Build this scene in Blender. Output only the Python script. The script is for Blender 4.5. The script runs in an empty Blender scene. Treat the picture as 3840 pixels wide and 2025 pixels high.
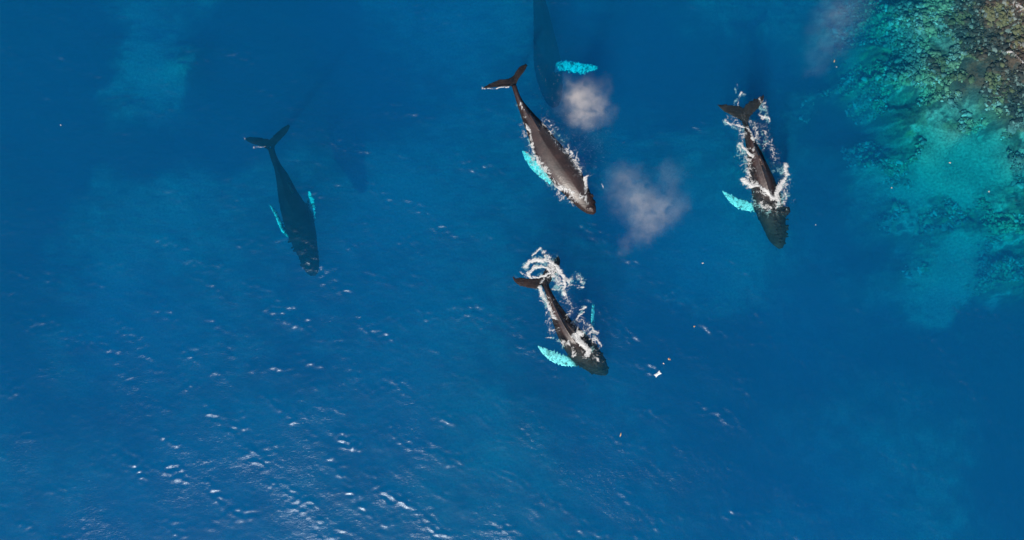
import bpy, math, random
import numpy as np
from mathutils import Vector
from mathutils.bvhtree import BVHTree
from mathutils import noise as mnoise

random.seed(7)
RNG = np.random.default_rng(7)
SC = bpy.context.scene
COL = SC.collection

# ------------------------------------------------------------------ camera
H = 61.6                      # drone height over the water, metres
FPX = 2957.0                  # focal length in pixels of the 3840 px wide photograph
cam = bpy.data.cameras.new('camera')
cam.sensor_width = 36.0
cam.lens = 36.0 * FPX / 3840.0
cam.clip_start = 0.5
cam.clip_end = 2000
cam_o = bpy.data.objects.new('camera', cam)
cam_o.location = (0, 0, H)
cam_o.rotation_euler = (0, 0, 0)
COL.objects.link(cam_o)
SC.camera = cam_o

# ------------------------------------------------------------------ light
SUN_DIR = Vector((-0.36, -1.03, 1.0)).normalized()      # towards the sun
SUN_EL = math.asin(SUN_DIR.z)
world = bpy.data.worlds.new('World')
SC.world = world
world.use_nodes = True
wn = world.node_tree
bg = wn.nodes['Background']
sky = wn.nodes.new('ShaderNodeTexSky')
sky.sky_type = 'NISHITA'
sky.sun_disc = False
sky.sun_elevation = SUN_EL
sky.sun_rotation = math.atan2(SUN_DIR.x, SUN_DIR.y)
sky.air_density = 1.0
sky.dust_density = 0.8
wn.links.new(sky.outputs[0], bg.inputs[0])
bg.inputs[1].default_value = 0.055
sun = bpy.data.lights.new('sun', 'SUN')
sun.energy = 5.0
sun.angle = math.radians(1.2)
sun.color = (1.0, 0.93, 0.84)
sun_o = bpy.data.objects.new('sun', sun)
sun_o.rotation_euler = (-SUN_DIR).to_track_quat('-Z', 'Y').to_euler()
sun_o.location = (-40, -60, 80)
COL.objects.link(sun_o)

SC.view_settings.view_transform = 'Standard'
SC.view_settings.look = 'None'
SC.view_settings.gamma = 1
SC.view_settings.use_curve_mapping = False
SC.view_settings.exposure = 0.45
SC.render.engine = 'CYCLES'
cy = SC.cycles
cy.use_denoising = True
cy.max_bounces = 6
cy.diffuse_bounces = 2
cy.glossy_bounces = 2
cy.transmission_bounces = 2
cy.volume_bounces = 3
cy.transparent_max_bounces = 24
cy.sample_clamp_indirect = 4.0
cy.volume_step_rate = 1.0
cy.volume_max_steps = 128

# ------------------------------------------------------------------ helpers
def P(px, py, z=0.0):
    s = (H - z) / FPX
    return Vector(((px - 1920.0) * s, -(py - 1012.5) * s, z))

def link(name, me, parent=None, mat=None):
    o = bpy.data.objects.new(name, me)
    COL.objects.link(o)
    if parent is not None:
        o.parent = parent
    if mat is not None and me is not None and len(me.materials) == 0:
        me.materials.append(mat)
    return o

def tag(o, label=None, cat=None, group=None, kind=None):
    for k, v in (('label', label), ('category', cat), ('group', group), ('kind', kind)):
        if v:
            o[k] = v
    return o

_tab = {}
def vnoise(x, y, seed=0):
    if seed not in _tab:
        _tab[seed] = np.random.default_rng(1000 + seed).random((256, 256)).astype(np.float32)
    t = _tab[seed]
    xi = np.floor(x).astype(np.int64); yi = np.floor(y).astype(np.int64)
    fx = x - xi; fy = y - yi
    fx = fx * fx * fx * (fx * (fx * 6 - 15) + 10); fy = fy * fy * fy * (fy * (fy * 6 - 15) + 10)
    x0 = xi & 255; x1 = (xi + 1) & 255; y0 = yi & 255; y1 = (yi + 1) & 255
    return (t[x0, y0] * (1 - fx) + t[x1, y0] * fx) * (1 - fy) + (t[x0, y1] * (1 - fx) + t[x1, y1] * fx) * fy

def fbm(x, y, seed=0, octv=4, gain=0.5):
    a, s, n = 1.0, 0.0, 0.0
    c, d = math.cos(0.6), math.sin(0.6)
    for i in range(octv):
        s = s + a * vnoise(x, y, seed + i)
        n += a
        x, y = (c * x - d * y) * 2.03 + 13.1, (d * x + c * y) * 2.03 + 7.7
        a *= gain
    return s / n

def ridge(x, y, seed=0, octv=3, gain=0.55):
    a, s, n = 1.0, 0.0, 0.0
    c, d = math.cos(0.8), math.sin(0.8)
    for i in range(octv):
        s = s + a * (1 - np.abs(2 * vnoise(x, y, seed + i) - 1))
        n += a
        x, y = (c * x - d * y) * 2.1 + 3.1, (d * x + c * y) * 2.1 + 17.7
        a *= gain
    return s / n

def sstep(a, b, x):
    t = np.clip((x - a) / (b - a), 0, 1)
    return t * t * (3 - 2 * t)

def np_mesh(name, verts, quads, smooth=True):
    verts = np.ascontiguousarray(verts, dtype=np.float32)
    quads = np.ascontiguousarray(quads, dtype=np.int32)
    k = quads.shape[1]
    me = bpy.data.meshes.new(name)
    me.vertices.add(len(verts)); me.vertices.foreach_set('co', verts.ravel())
    me.loops.add(quads.size); me.loops.foreach_set('vertex_index', quads.ravel())
    me.polygons.add(len(quads))
    me.polygons.foreach_set('loop_start', np.arange(0, quads.size, k, dtype=np.int32))
    me.polygons.foreach_set('loop_total', np.full(len(quads), k, dtype=np.int32))
    if smooth:
        me.polygons.foreach_set('use_smooth', np.ones(len(quads), dtype=bool))
    me.update(calc_edges=True)
    return me

def fattr(me, name, vals):
    a = me.attributes.new(name, 'FLOAT', 'POINT')
    a.data.foreach_set('value', np.ascontiguousarray(vals, dtype=np.float32).ravel())

def cattr(me, name, vals):
    a = me.attributes.new(name, 'FLOAT_COLOR', 'POINT')
    v = np.ones((len(vals), 4), dtype=np.float32); v[:, :3] = vals
    a.data.foreach_set('color', v.ravel())

class NT:
    def __init__(s, name):
        s.m = bpy.data.materials.new(name); s.m.use_nodes = True
        s.t = s.m.node_tree; s.t.nodes.clear()
        s.out = s.t.nodes.new('ShaderNodeOutputMaterial')
    def n(s, typ, ins=None, **kw):
        nd = s.t.nodes.new('ShaderNode' + typ)
        for k, v in kw.items():
            setattr(nd, k, v)
        for k, v in (ins or {}).items():
            s.put(nd, k, v)
        return nd
    def put(s, nd, k, v):
        i = nd.inputs[k]
        if hasattr(v, 'outputs'):
            s.t.links.new(v.outputs[0], i)
        elif isinstance(v, bpy.types.NodeSocket):
            s.t.links.new(v, i)
        else:
            i.default_value = v
    def math(s, op, a, b=0.0, clamp=False):
        nd = s.n('Math', operation=op, use_clamp=clamp); s.put(nd, 0, a); s.put(nd, 1, b)
        return nd
    def mix(s, f, a, b):
        nd = s.n('Mix', data_type='RGBA'); s.put(nd, 0, f)
        for idx, v in ((6, a), (7, b)):
            if isinstance(v, tuple) and len(v) == 3: v = v + (1,)
            s.put(nd, idx, v)
        return nd.outputs[2]
    def ramp(s, f, stops):
        nd = s.n('ValToRGB'); s.put(nd, 0, f)
        el = nd.color_ramp.elements
        el[0].position, el[0].color = stops[0][0], tuple(stops[0][1]) + (1,)
        el[1].position, el[1].color = stops[-1][0], tuple(stops[-1][1]) + (1,)
        for p, c in stops[1:-1]:
            e = el.new(p); e.color = tuple(c) + (1,)
        return nd

# ------------------------------------------------------------------ water
def fft_waves():
    NX, NY, D = 1024, 576, 0.1
    kx = np.fft.fftfreq(NX, D) * 2 * np.pi
    ky = np.fft.fftfreq(NY, D) * 2 * np.pi
    KX, KY = np.meshgrid(kx, ky, indexing='ij')
    K = np.sqrt(KX ** 2 + KY ** 2); K[0, 0] = 1e9
    th = np.arctan2(KY, KX)
    def band(lo, hi, lp, wind, spread, seed, pw):
        kp = 2 * np.pi / lp
        S = K ** (-pw) * np.exp(-1.25 * (kp / K) ** 2)
        S = S * (0.06 + np.abs(np.cos((th - wind) / 1.0)) ** spread)
        S = S * (K > 2 * np.pi / hi) * (K < 2 * np.pi / lo)
        r = np.random.default_rng(seed)
        F = (r.normal(size=K.shape) + 1j * r.normal(size=K.shape)) * np.sqrt(S)
        h = np.real(np.fft.ifft2(F))
        gx = np.gradient(h, D, axis=0); gy = np.gradient(h, D, axis=1)
        return h / np.sqrt((gx ** 2 + gy ** 2).mean())      # unit rms slope
    wind = math.radians(62)
    a = band(1.6, 14, 4.2, wind, 4, 1, 4.0)
    b = band(0.42, 1.8, 1.0, wind + 0.25, 2, 2, 3.6)
    return a, b
WA, WB = fft_waves()

def tile(Wt, x, y):
    u = (x / 0.1) % 1024; v = (y / 0.1) % 576
    i = np.floor(u).astype(int); j = np.floor(v).astype(int)
    fu = u - i; fv = v - j
    i %= 1024; j %= 576
    i1 = (i + 1) % 1024; j1 = (j + 1) % 576
    return (Wt[i, j] * (1 - fu) + Wt[i1, j] * fu) * (1 - fv) + (Wt[i, j1] * (1 - fu) + Wt[i1, j1] * fu) * fv

def water_h(x, y):
    x = np.asarray(x, dtype=np.float64); y = np.asarray(y, dtype=np.float64)
    gust = 0.35 + 0.65 * sstep(0.36, 0.66, fbm(x * 0.085 + 5, y * 0.13 + 3, 40, 4))
    a = tile(WA, x, y)
    h = a * (0.021 + 0.012 * gust) + tile(WB, x, y) * (0.026 + 0.112 * gust * (0.15 + sstep(0.2, 1.6, a / WA.std())))
    h = h + 0.2 * np.abs(h)
    edge = np.maximum(np.abs(x) - 60, np.abs(y) - 40)
    return h * (1 - 0.8 * sstep(0, 60, edge))

def axis(dense_lo, dense_hi, step, far):
    a = list(np.arange(dense_lo, dense_hi + 1e-6, step))
    s, v = step, dense_hi
    up = []
    while v < far:
        s *= 1.18; v = min(v + s, far); up.append(v)
    s, v = step, dense_lo
    dn = []
    while v > -far:
        s *= 1.18; v = max(v - s, -far); dn.append(v)
    return np.array(dn[::-1] + a + up)

def grid_faces(nx, ny):
    i, j = np.meshgrid(np.arange(nx - 1), np.arange(ny - 1), indexing='ij')
    a = (i * ny + j).ravel()
    return np.stack([a, a + ny, a + ny + 1, a + 1], axis=1)

def build_water():
    ax = axis(-43, 43, 0.1, 300); ay = axis(-23.5, 23.5, 0.1, 300)
    X, Y = np.meshgrid(ax, ay, indexing='ij')
    Z = water_h(X, Y)
    nx, ny = len(ax), len(ay)
    top = np.stack([X.ravel(), Y.ravel(), Z.ravel()], 1)
    q = grid_faces(nx, ny)
    idx = np.arange(nx * ny).reshape(nx, ny)
    loop = np.concatenate([idx[:-1, 0], idx[-1, :-1], idx[:0:-1, -1], idx[0, :0:-1]])
    low = top[loop].copy(); low[:, 2] = -26
    b0 = len(top); m = len(loop)
    nxt = (np.arange(m) + 1) % m
    side = np.stack([loop, b0 + np.arange(m), b0 + nxt, loop[nxt]], 1)
    verts = np.concatenate([top, low, [[0, 0, -26]]])
    # the bottom: a fan of triangles written as thin quads would be degenerate, so one ngon is added through bmesh-free arrays
    me = bpy.data.meshes.new('water')
    quads = np.concatenate([q, side]).astype(np.int32)
    ng = (b0 + np.arange(m))[::-1].astype(np.int32)
    me.vertices.add(len(verts) - 1); me.vertices.foreach_set('co', verts[:-1].astype(np.float32).ravel())
    allidx = np.concatenate([quads.ravel(), ng])
    me.loops.add(len(allidx)); me.loops.foreach_set('vertex_index', allidx)
    me.polygons.add(len(quads) + 1)
    st = np.append(np.arange(0, quads.size, 4), quads.size).astype(np.int32)
    tt = np.append(np.full(len(quads), 4), m).astype(np.int32)
    me.polygons.foreach_set('loop_start', st); me.polygons.foreach_set('loop_total', tt)
    sm = np.ones(len(quads) + 1, dtype=bool); sm[len(q):] = False
    me.polygons.foreach_set('use_smooth', sm)
    me.update(calc_edges=True)
    return me

ABS = (0.68, 0.062, 0.0205)     # absorption per metre
SCA = (0.0003, 0.0252, 0.0485)    # scattering per metre
def water_material():
    t = NT('sea_water')
    tc = t.n('TexCoord')
    mp = t.n('Mapping', {0: tc.outputs['Object'], 'Rotation': (0, 0, math.radians(-20)), 'Scale': (1.0, 1.9, 1.0)})
    n1 = t.n('TexNoise', {'Vector': mp, 'Scale': 3.4, 'Detail': 5.0, 'Roughness': 0.66})
    n1.inputs['Distortion'].default_value = 0.6
    g = t.n('TexNoise', {'Vector': tc.outputs['Object'], 'Scale': 0.16, 'Detail': 3.0})
    gs = t.n('MapRange', {0: g.outputs[0], 1: 0.4, 2: 0.65, 3: 0.25, 4: 1.0})
    hgt = t.math('MULTIPLY', n1.outputs[0], gs.outputs[0])
    bmp = t.n('Bump', {'Strength': 0.42, 'Distance': 0.08, 'Height': hgt})
    # light is not bent at this surface, so on its way out it must meet the same reflectance as on its way in (no total reflection)
    gm = t.n('NewGeometry')
    ior = t.n('MapRange', {0: gm.outputs['Backfacing'], 1: 0.0, 2: 1.0, 3: 1.333, 4: 0.75})
    fr = t.n('Fresnel', {'IOR': ior.outputs[0], 'Normal': bmp.outputs[0]})
    tr = t.n('BsdfTransparent')
    gl = t.n('BsdfAnisotropic' if False else 'BsdfGlossy', {'Color': (0.60, 0.70, 0.80, 1), 'Roughness': 0.25, 'Normal': bmp.outputs[0]})
    mx = t.n('MixShader', {0: fr.outputs[0], 1: tr.outputs[0], 2: gl.outputs[0]})
    t.t.links.new(mx.outputs[0], t.out.inputs['Surface'])
    ka = max(ABS) * 1.05
    va = t.n('VolumeAbsorption', {'Color': tuple(1 - a / ka for a in ABS) + (1,), 'Density': ka})
    ks = max(SCA)
    vs = t.n('VolumeScatter', {'Color': tuple(s / ks for s in SCA) + (1,), 'Density': ks, 'Anisotropy': 0.0})
    ad = t.n('AddShader', {0: va.outputs[0], 1: vs.outputs[0]})
    t.t.links.new(ad.outputs[0], t.out.inputs['Volume'])
    return t.m

water = link('water', build_water(), mat=water_material())
tag(water, kind='structure')

# ------------------------------------------------------------------ seabed
DEP = [(3840, 0, 0.12), (3700, 40, 0.3), (3840, 200, 0.2), (3600, 60, 0.8), (3700, 200, 0.45), (3800, 320, 0.6), (3560, 130, 0.9), (3480, 90, 1.3),
       (3400, 50, 1.8), (3300, 30, 3.4), (3200, 50, 5.5), (3100, 100, 9), (3000, 50, 9), (2900, 0, 12), (2880, 220, 14), (3050, 250, 11), (3180, 250, 7),
       (3300, 200, 3.0), (3400, 250, 1.3), (3500, 230, 0.9), (3600, 300, 0.7), (3700, 280, 0.5), (3500, 380, 1.2), (3400, 430, 1.8), (3300, 400, 3.6),
       (3230, 520, 6.2), (3120, 500, 11), (3350, 600, 4.2), (3480, 560, 2.2), (3600, 450, 1.2), (3800, 450, 0.9), (3600, 600, 3.4), (3700, 660, 3.6), (3830, 600, 1.4), (3200, 750, 9), (3060, 700, 11),
       (3400, 800, 6), (3600, 800, 4.6), (3820, 780, 2.6), (3300, 950, 9), (3500, 960, 6), (3540, 1020, 6.5), (3700, 1000, 6.5), (3830, 1000, 4.5), (3500, 1150, 8.5),
       (3700, 1200, 9), (3100, 900, 14), (3300, 1200, 13), (3840, 1450, 9), (3830, 1800, 9), (3500, 1300, 10.5), (3000, 1200, 17), (530, 220, 8.5), (700, 200, 7), (480, 380, 8.5), (400, 200, 8.8), (330, 300, 9), 
       (620, 80, 11), (740, 110, 10), (620, 420, 11), (200, 300, 9.5), (900, 230, 10), (60, 100, 8.5), (900, 600, 12), (60, 700, 8.5), (60, 1100, 9), (200, 1500, 12), (250, 700, 10), (1850, 1630, 10), (1780, 1560, 12),
       (1950, 1760, 12), (1500, 1500, 16), (2300, 1600, 16), (1300, 1000, 17), (2500, 1000, 17), (500, 1200, 17), (700, 1900, 17), (3000, 1900, 17), (1500, 200, 17), (2400, 300, 16),
       (-300, -300, 8.5), (-400, 1000, 8.5), (-300, 2300, 12), (2000, 2400, 17), (4200, 2300, 9), (4200, 1300, 9), (4200, 700, 3), (4200, 0, -0.3), (3900, -400, 0.5), (3000, -400, 8), (1500, -400, 17)]
# brightness patches of the bottom: px, py, rx, ry, amount (+ pale sand, - dark weed)
ALB = [(545, 150, 50, 80, .9), (500, 240, 100, 45, .9), (560, 20, 120, 40, .4), (420, 350, 60, 50, .45), (585, 290, 60, 60, .7), (690, 180, 120, 70, .35), (500, 400, 200, 80, .12), (3640, 600, 150, 110, 1.0), (3560, 700, 90, 80, .6), (3250, 640, 60, 60, .5),
       (3540, 1010, 130, 110, .9), (3620, 900, 60, 50, .5), (3360, 780, 70, 60, .6), (3450, 720, 90, 60, .4), (3180, 300, 60, 130, .45), (3170, 480, 120, 110, -.7), (3300, 440, 60, 60, .3),
       (3800, 1000, 60, 120, .3), (1850, 1640, 60, 120, .6), (3500, 1150, 90, 90, .4),
       (900, 230, 220, 230, -.9), (80, 300, 200, 500, -.9), (60, 1000, 150, 350, -.7), (280, 420, 90, 260, -.6), (560, 560, 330, 70, -.6), (200, 80, 120, 200, -.5), (1100, 60, 250, 90, -.5), (3000, 760, 120, 150, -.5), (3570, 790, 60, 40, -.6), (3290, 960, 120, 60, -.5),
       (3800, 550, 50, 60, -.7), (3700, 480, 60, 30, -.5), (3400, 545, 60, 45, -.7), (3830, 1550, 180, 450, -.9), (3550, 1300, 300, 100, -.6), (2650, 300, 280, 220, -.5), (3000, 1500, 450, 250, -.45), (2300, 1250, 300, 120, -.4),
       (1300, 360, 260, 170, -.8), (1500, 700, 180, 160, .4), (500, 1000, 350, 300, .35), (700, 760, 200, 60, .1), (1700, 150, 200, 200, .5), (2300, 60, 260, 160, -.6), (2720, 60, 140, 100, .4), (2750, 1000, 150, 150, .6),
       (1600, 1250, 350, 250, .3), (1400, 1700, 500, 200, .25), (3300, 1650, 300, 200, .3), (1100, 1350, 150, 100, -.3), (300, 1550, 250, 120, -.3), (2000, 1500, 300, 100, -.15), (1000, 900, 150, 100, -.2)]

DEPW = [(*(P(a, b, -(d if d < 9 else 9 + (d - 9) * .38))[:2]), d) for a, b, d in DEP]
def depth_xy(x, y):
    wx = (fbm(x / 3.6, y / 3.6, 60, 3, .45) - 0.5) * 2.0
    wy = (fbm(x / 3.6 + 40, y / 3.6, 64, 3, .45) - 0.5) * 2.0
    qx, qy = x + wx, y + wy
    num = 0.0; den = 0.0
    for (a, b, d) in DEPW:
        w = 1.0 / (((qx - a) ** 2 + (qy - b) ** 2) / 1.8 + 0.7) ** 1.9
        num = num + w * d; den = den + w
    d = num / den
    return np.where(d > 9, 9 + (d - 9) * 0.38, d)

def sand_px(px, py):
    wx = (fbm(px / 130.0, py / 130.0, 70, 5) - 0.5) * 200
    wy = (fbm(px / 130.0 + 40, py / 130.0, 75, 5) - 0.5) * 200
    qx, qy = px + wx, py + wy
    s = 0.9 * (fbm(px / 330.0 + 4, py / 260.0, 88, 5, .55) - 0.5) * sstep(3400, 3000, px + 0.4 * (1000 - py))
    for (a, b, rx, ry, am) in ALB:
        r2 = ((qx - a) / rx) ** 2 + ((qy - b) / ry) ** 2
        s = s + am * np.exp(-np.clip(r2, 0, 40) ** 1.4 * 0.5)
    return s

def bed(x, y):
    d = depth_xy(x, y)
    px = x * FPX / (H + d) + 1920; py = 1012.5 - y * FPX / (H + d)
    s = sand_px(px, py)
    rough = 1 - sstep(0.3, 0.7, s)
    shallow = 1 - sstep(2, 15, d)
    r1 = (fbm(x * 0.5, y * 0.5, 80, 5, .6) - 0.5) * 1.4
    r2 = fbm(x * 1.6, y * 1.6, 85, 4) - 0.5
    r3 = ridge(x * 3.0, y * 3.0, 95, 2) - 0.6
    amp = np.clip(d * 0.2, 0.08, 0.6)
    z = -d + rough * (0.35 + shallow) * amp * (1.3 * r1 + 0.9 * r2 + 0.35 * r3)
    return np.minimum(z, -0.14 + 0.12 * r2), s, px, py, r1, r2

def build_seabed():
    ax = np.concatenate([axis(-58, 18, 0.4, 305)[:-1]])
    ax = ax[ax <= 18]
    fine = np.arange(18.1, 50, 0.11)
    far = [50.0]; s = 0.3
    while far[-1] < 305: s *= 1.25; far.append(min(far[-1] + s, 305))
    ax = np.concatenate([ax, fine, far])
    lo = -34; ay = []
    v = 34; s = 0.3; up = []
    while v < 305: s *= 1.25; v = min(v + s, 305); up.append(v)
    ay = np.concatenate([-np.array(up)[::-1], np.arange(lo, -8, 0.4), np.arange(-8, 34.01, 0.12), up])
    X, Y = np.meshgrid(ax, ay, indexing='ij')
    Z, s, px, py, r1, r2 = bed(X, Y)
    me = np_mesh('seabed', np.stack([X.ravel(), Y.ravel(), Z.ravel()], 1), grid_faces(len(ax), len(ay)))
    d = -Z
    sandy = sstep(-0.1, 0.75, s + 0.3 * (fbm(X * 0.5, Y * 0.5, 101, 4) - 0.5))
    # reef colours: brown red algae on the awash flat, yellow green corals lower, grey rock
    n1 = fbm(X * 0.8, Y * 0.8, 110, 5)[..., None]; n2 = fbm(X * 0.45 + 9, Y * 0.45, 116, 4)[..., None]; n3 = fbm(X * 2.6, Y * 2.6, 122, 3)[..., None]
    brown = np.array([0.085, 0.045, 0.03]); red = np.array([0.14, 0.05, 0.03]); ochre = np.array([0.28, 0.20, 0.07])
    green = np.array([0.14, 0.12, 0.08]); grey = np.array([0.26, 0.25, 0.21]); dark = np.array([0.03, 0.03, 0.03]); sand = np.array([0.26, 0.22, 0.18])
    def lerp(a, b, t): return a * (1 - t) + b * t
    brown, red, ochre, green, grey = brown * .6, red * .7, ochre * .7, green * 1.1, grey * 1.1
    top = lerp(lerp(brown, red, sstep(.5, .6, n1)), ochre, sstep(.58, .66, n2) * .8)
    low = lerp(lerp(green, grey, sstep(.42, .6, n1)), ochre, sstep(.6, .7, n2) * .7)
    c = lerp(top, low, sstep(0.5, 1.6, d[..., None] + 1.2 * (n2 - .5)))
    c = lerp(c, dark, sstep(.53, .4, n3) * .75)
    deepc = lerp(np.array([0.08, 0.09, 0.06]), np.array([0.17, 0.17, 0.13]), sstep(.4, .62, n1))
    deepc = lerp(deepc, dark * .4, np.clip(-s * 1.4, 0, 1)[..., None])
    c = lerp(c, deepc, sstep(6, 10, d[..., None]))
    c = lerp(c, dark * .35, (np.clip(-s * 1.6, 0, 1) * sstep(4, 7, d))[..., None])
    c = lerp(c, sand, sandy[..., None])
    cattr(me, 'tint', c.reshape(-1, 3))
    return me

def bed_material():
    t = NT('seabed')
    a = t.n('Attribute', attribute_name='tint')
    tc = t.n('TexCoord')
    n = t.n('TexNoise', {'Vector': tc.outputs['Object'], 'Scale': 5.0, 'Detail': 5.0, 'Roughness': 0.7})
    k = t.n('MapRange', {0: n.outputs[0], 1: 0.3, 2: 0.7, 3: 0.45, 4: 1.5})
    v = t.n('VectorMath', operation='SCALE'); t.put(v, 0, a.outputs['Color']); t.put(v, 3, k.outputs[0])
    b = t.n('Bump', {'Strength': 0.8, 'Distance': 0.15, 'Height': n.outputs[0]})
    p = t.n('BsdfPrincipled', {'Base Color': v.outputs[0], 'Roughness': 0.9, 'Normal': b.outputs[0]})
    t.t.links.new(p.outputs[0], t.out.inputs[0])
    return t.m
BEDM = bed_material()
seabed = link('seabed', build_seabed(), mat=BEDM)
tag(seabed, kind='structure')

# coral lumps standing on the reef
def lump_arrays(seed, n=3):
    import bmesh
    bm = bmesh.new(); bmesh.ops.create_icosphere(bm, subdivisions=1, radius=1)
    v = np.array([x.co[:] for x in bm.verts]); f = np.array([[q.index for q in x.verts] for x in bm.faces])
    bm.free()
    r = np.random.default_rng(seed)
    v = v * r.uniform(0.5, 1.35, (len(v), 1)); v[:, 2] *= 0.6
    return v, f
LUMPS = [lump_arrays(s) for s in range(6)]
CORAL = [(0.05, 0.032, 0.026), (0.085, 0.04, 0.028), (0.03, 0.024, 0.024), (0.13, 0.095, 0.045), (0.26, 0.21, 0.13), (0.15, 0.12, 0.09), (0.32, 0.28, 0.26), (0.17, 0.15, 0.14)]
def coral_materials():
    ms = []
    for i, c in enumerate(CORAL):
        t = NT('coral_%s' % ('brown rust umber ochre yellow olive pale grey'.split()[i]))
        tc = t.n('TexCoord')
        n = t.n('TexNoise', {'Vector': tc.outputs['Object'], 'Scale': 3.0, 'Detail': 3.0})
        cc = t.mix(n.outputs[0], tuple(0.4 * k for k in c), tuple(1.5 * k for k in c))
        p = t.n('BsdfPrincipled', {'Base Color': cc, 'Roughness': 0.8})
        t.t.links.new(p.outputs[0], t.out.inputs[0]); ms.append(t.m)
    return ms
CM = coral_materials()
def build_corals():
    r = np.random.default_rng(21)
    N = 75000
    x = r.uniform(22, 44, N); y = r.uniform(-4, 25, N)
    z, s, px, py, r1, r2 = bed(x, y)
    d = -z
    clump = fbm(x * 0.5, y * 0.5, 130, 3)
    keep = (d < 7.5) & (s < 0.35) & (clump > np.where(d < 1.1, .33, 0.42 + 0.015 * d)) & (px < 3900) & (py > -60) & (r.random(N) < 1.25 - 0.1 * d)
    x, y, z, d, clump = x[keep], y[keep], z[keep], d[keep], clump[keep]
    size = r.gamma(1.7, 0.042, len(x)) + 0.04
    size = np.clip(size, 0.04, 0.33)
    hue = fbm(x * 0.6, y * 0.6, 135, 3) + r.normal(0, .04, len(x))
    shallow = d < 0.9 + 0.8 * (clump - 0.4)
    ci = np.where(shallow, np.where(r.random(len(x)) < .16, 7, np.select([hue < .42, hue < .5, hue < .58], [2, 0, 1], 3)), np.select([hue < .4, hue < .48, hue < .56], [7, 5, 6], 4))
    ci = np.where(r.random(len(x)) < .08, 3, ci)
    order = np.argsort(-size)
    meshes = {}
    for k in order[:280]:
        key = (int(ci[k]), int(k) % 6)
        if key not in meshes:
            v, f = LUMPS[key[1]]
            me = np_mesh('coral_rock', v, f, smooth=False); me.materials.append(CM[key[0]]); meshes[key] = me
        o = link('coral_rock', meshes[key], parent=seabed)
        sz = size[k]
        o.location = (x[k], y[k], min(z[k] + 0.1 * sz, -0.08))
        o.rotation_euler = (0, 0, r.uniform(0, 6.3)); o.scale = (sz * r.uniform(.7, 1.3), sz * r.uniform(.7, 1.2), sz * r.uniform(.6, 1.0))
    vs, fs, cs, off = [], [], [], 0
    for k in order[280:]:
        v, f = LUMPS[int(k) % 6]
        a = r.uniform(0, 6.3); c, s_ = math.cos(a), math.sin(a)
        w = v * size[k] * np.array([r.uniform(.7, 1.4), r.uniform(.6, 1.2), r.uniform(.6, 1.1)])
        w = np.stack([w[:, 0] * c - w[:, 1] * s_ + x[k], w[:, 0] * s_ + w[:, 1] * c + y[k], w[:, 2] + min(z[k] + .05, -0.03)], 1)
        vs.append(w); fs.append(f + off); off += len(v)
        cs.append(np.tile(np.array(CORAL[int(ci[k])]) * r.uniform(.6, 1.4), (len(v), 1)))
    me = np_mesh('coral_rubble', np.concatenate(vs), np.concatenate(fs), smooth=False)
    cattr(me, 'tint', np.concatenate(cs))
    o = link('coral_rubble', me, parent=seabed, mat=BEDM)
    o['kind'] = 'stuff'
build_corals()

# ------------------------------------------------------------------ whales
def reg(x0, y0, sc):
    return lambda ix, iy, z=0.0: P(x0 + ix / sc, y0 + iy / sc, z)

def skin_material(name, base, mott, spec=0.8):
    t = NT(name)
    tc = t.n('TexCoord')
    w = t.n('Attribute', attribute_name='white')
    n1 = t.n('TexNoise', {'Vector': tc.outputs['Object'], 'Scale': 1.1, 'Detail': 6.0, 'Roughness': 0.65})
    n2 = t.n('TexNoise', {'Vector': tc.outputs['Object'], 'Scale': 7.0, 'Detail': 4.0, 'Roughness': 0.6})
    mp = t.n('Mapping', {0: tc.outputs['Object'], 'Rotation': (0, 0, math.radians(60)), 'Scale': (0.8, 9.0, 4.0)})
    n3 = t.n('TexNoise', {'Vector': mp, 'Scale': 2.0, 'Detail': 3.0})
    n3.inputs['Distortion'].default_value = 1.2
    c = t.mix(t.n('MapRange', {0: n1.outputs[0], 1: .35, 2: .65}).outputs[0], tuple(b * v for b, v in zip(base, (.55, .6, .7))), tuple(b * v for b, v in zip(base, (1.9, 1.6, 1.5))))
    c = t.mix(t.n('MapRange', {0: n3.outputs[0], 1: .56, 2: .68, 3: 0, 4: .45}).outputs[0], c, tuple(4.5 * b for b in base))
    c = t.mix(t.n('MapRange', {0: n2.outputs[0], 1: .58, 2: .68, 3: 0, 4: .4}).outputs[0], c, tuple(4 * b for b in base))
    # white flippers with dark mottling
    n4 = t.n('TexNoise', {'Vector': tc.outputs['Object'], 'Scale': 4.0, 'Detail': 6.0, 'Roughness': 0.75})
    n4.inputs['Distortion'].default_value = 0.8
    wf = t.n('MapRange', {0: n4.outputs[0], 1: mott, 2: mott + .2})
    wm = t.math('MULTIPLY', t.n('MapRange', {0: w.outputs['Fac'], 1: .05, 2: .75}), wf.outputs[0], clamp=True)
    c = t.mix(wm.outputs[0], c, (0.82, 0.82, 0.81))
    b = t.n('Bump', {'Strength': 0.3, 'Distance': 0.05, 'Height': n2.outputs[0]})
    p = t.n('BsdfPrincipled', {'Base Color': c, 'Roughness': 0.46, 'Normal': b.outputs[0]})
    ge = t.n('NewGeometry'); sx = t.n('SeparateXYZ', {0: ge.outputs['Position']})
    sp = t.n('MapRange', {0: sx.outputs['Z'], 1: -0.05, 2: 0.08, 3: 0.02, 4: spec})
    t.put(p, 'Specular IOR Level', sp.outputs[0])
    t.t.links.new(p.outputs[0], t.out.inputs[0])
    return t.m

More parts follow.
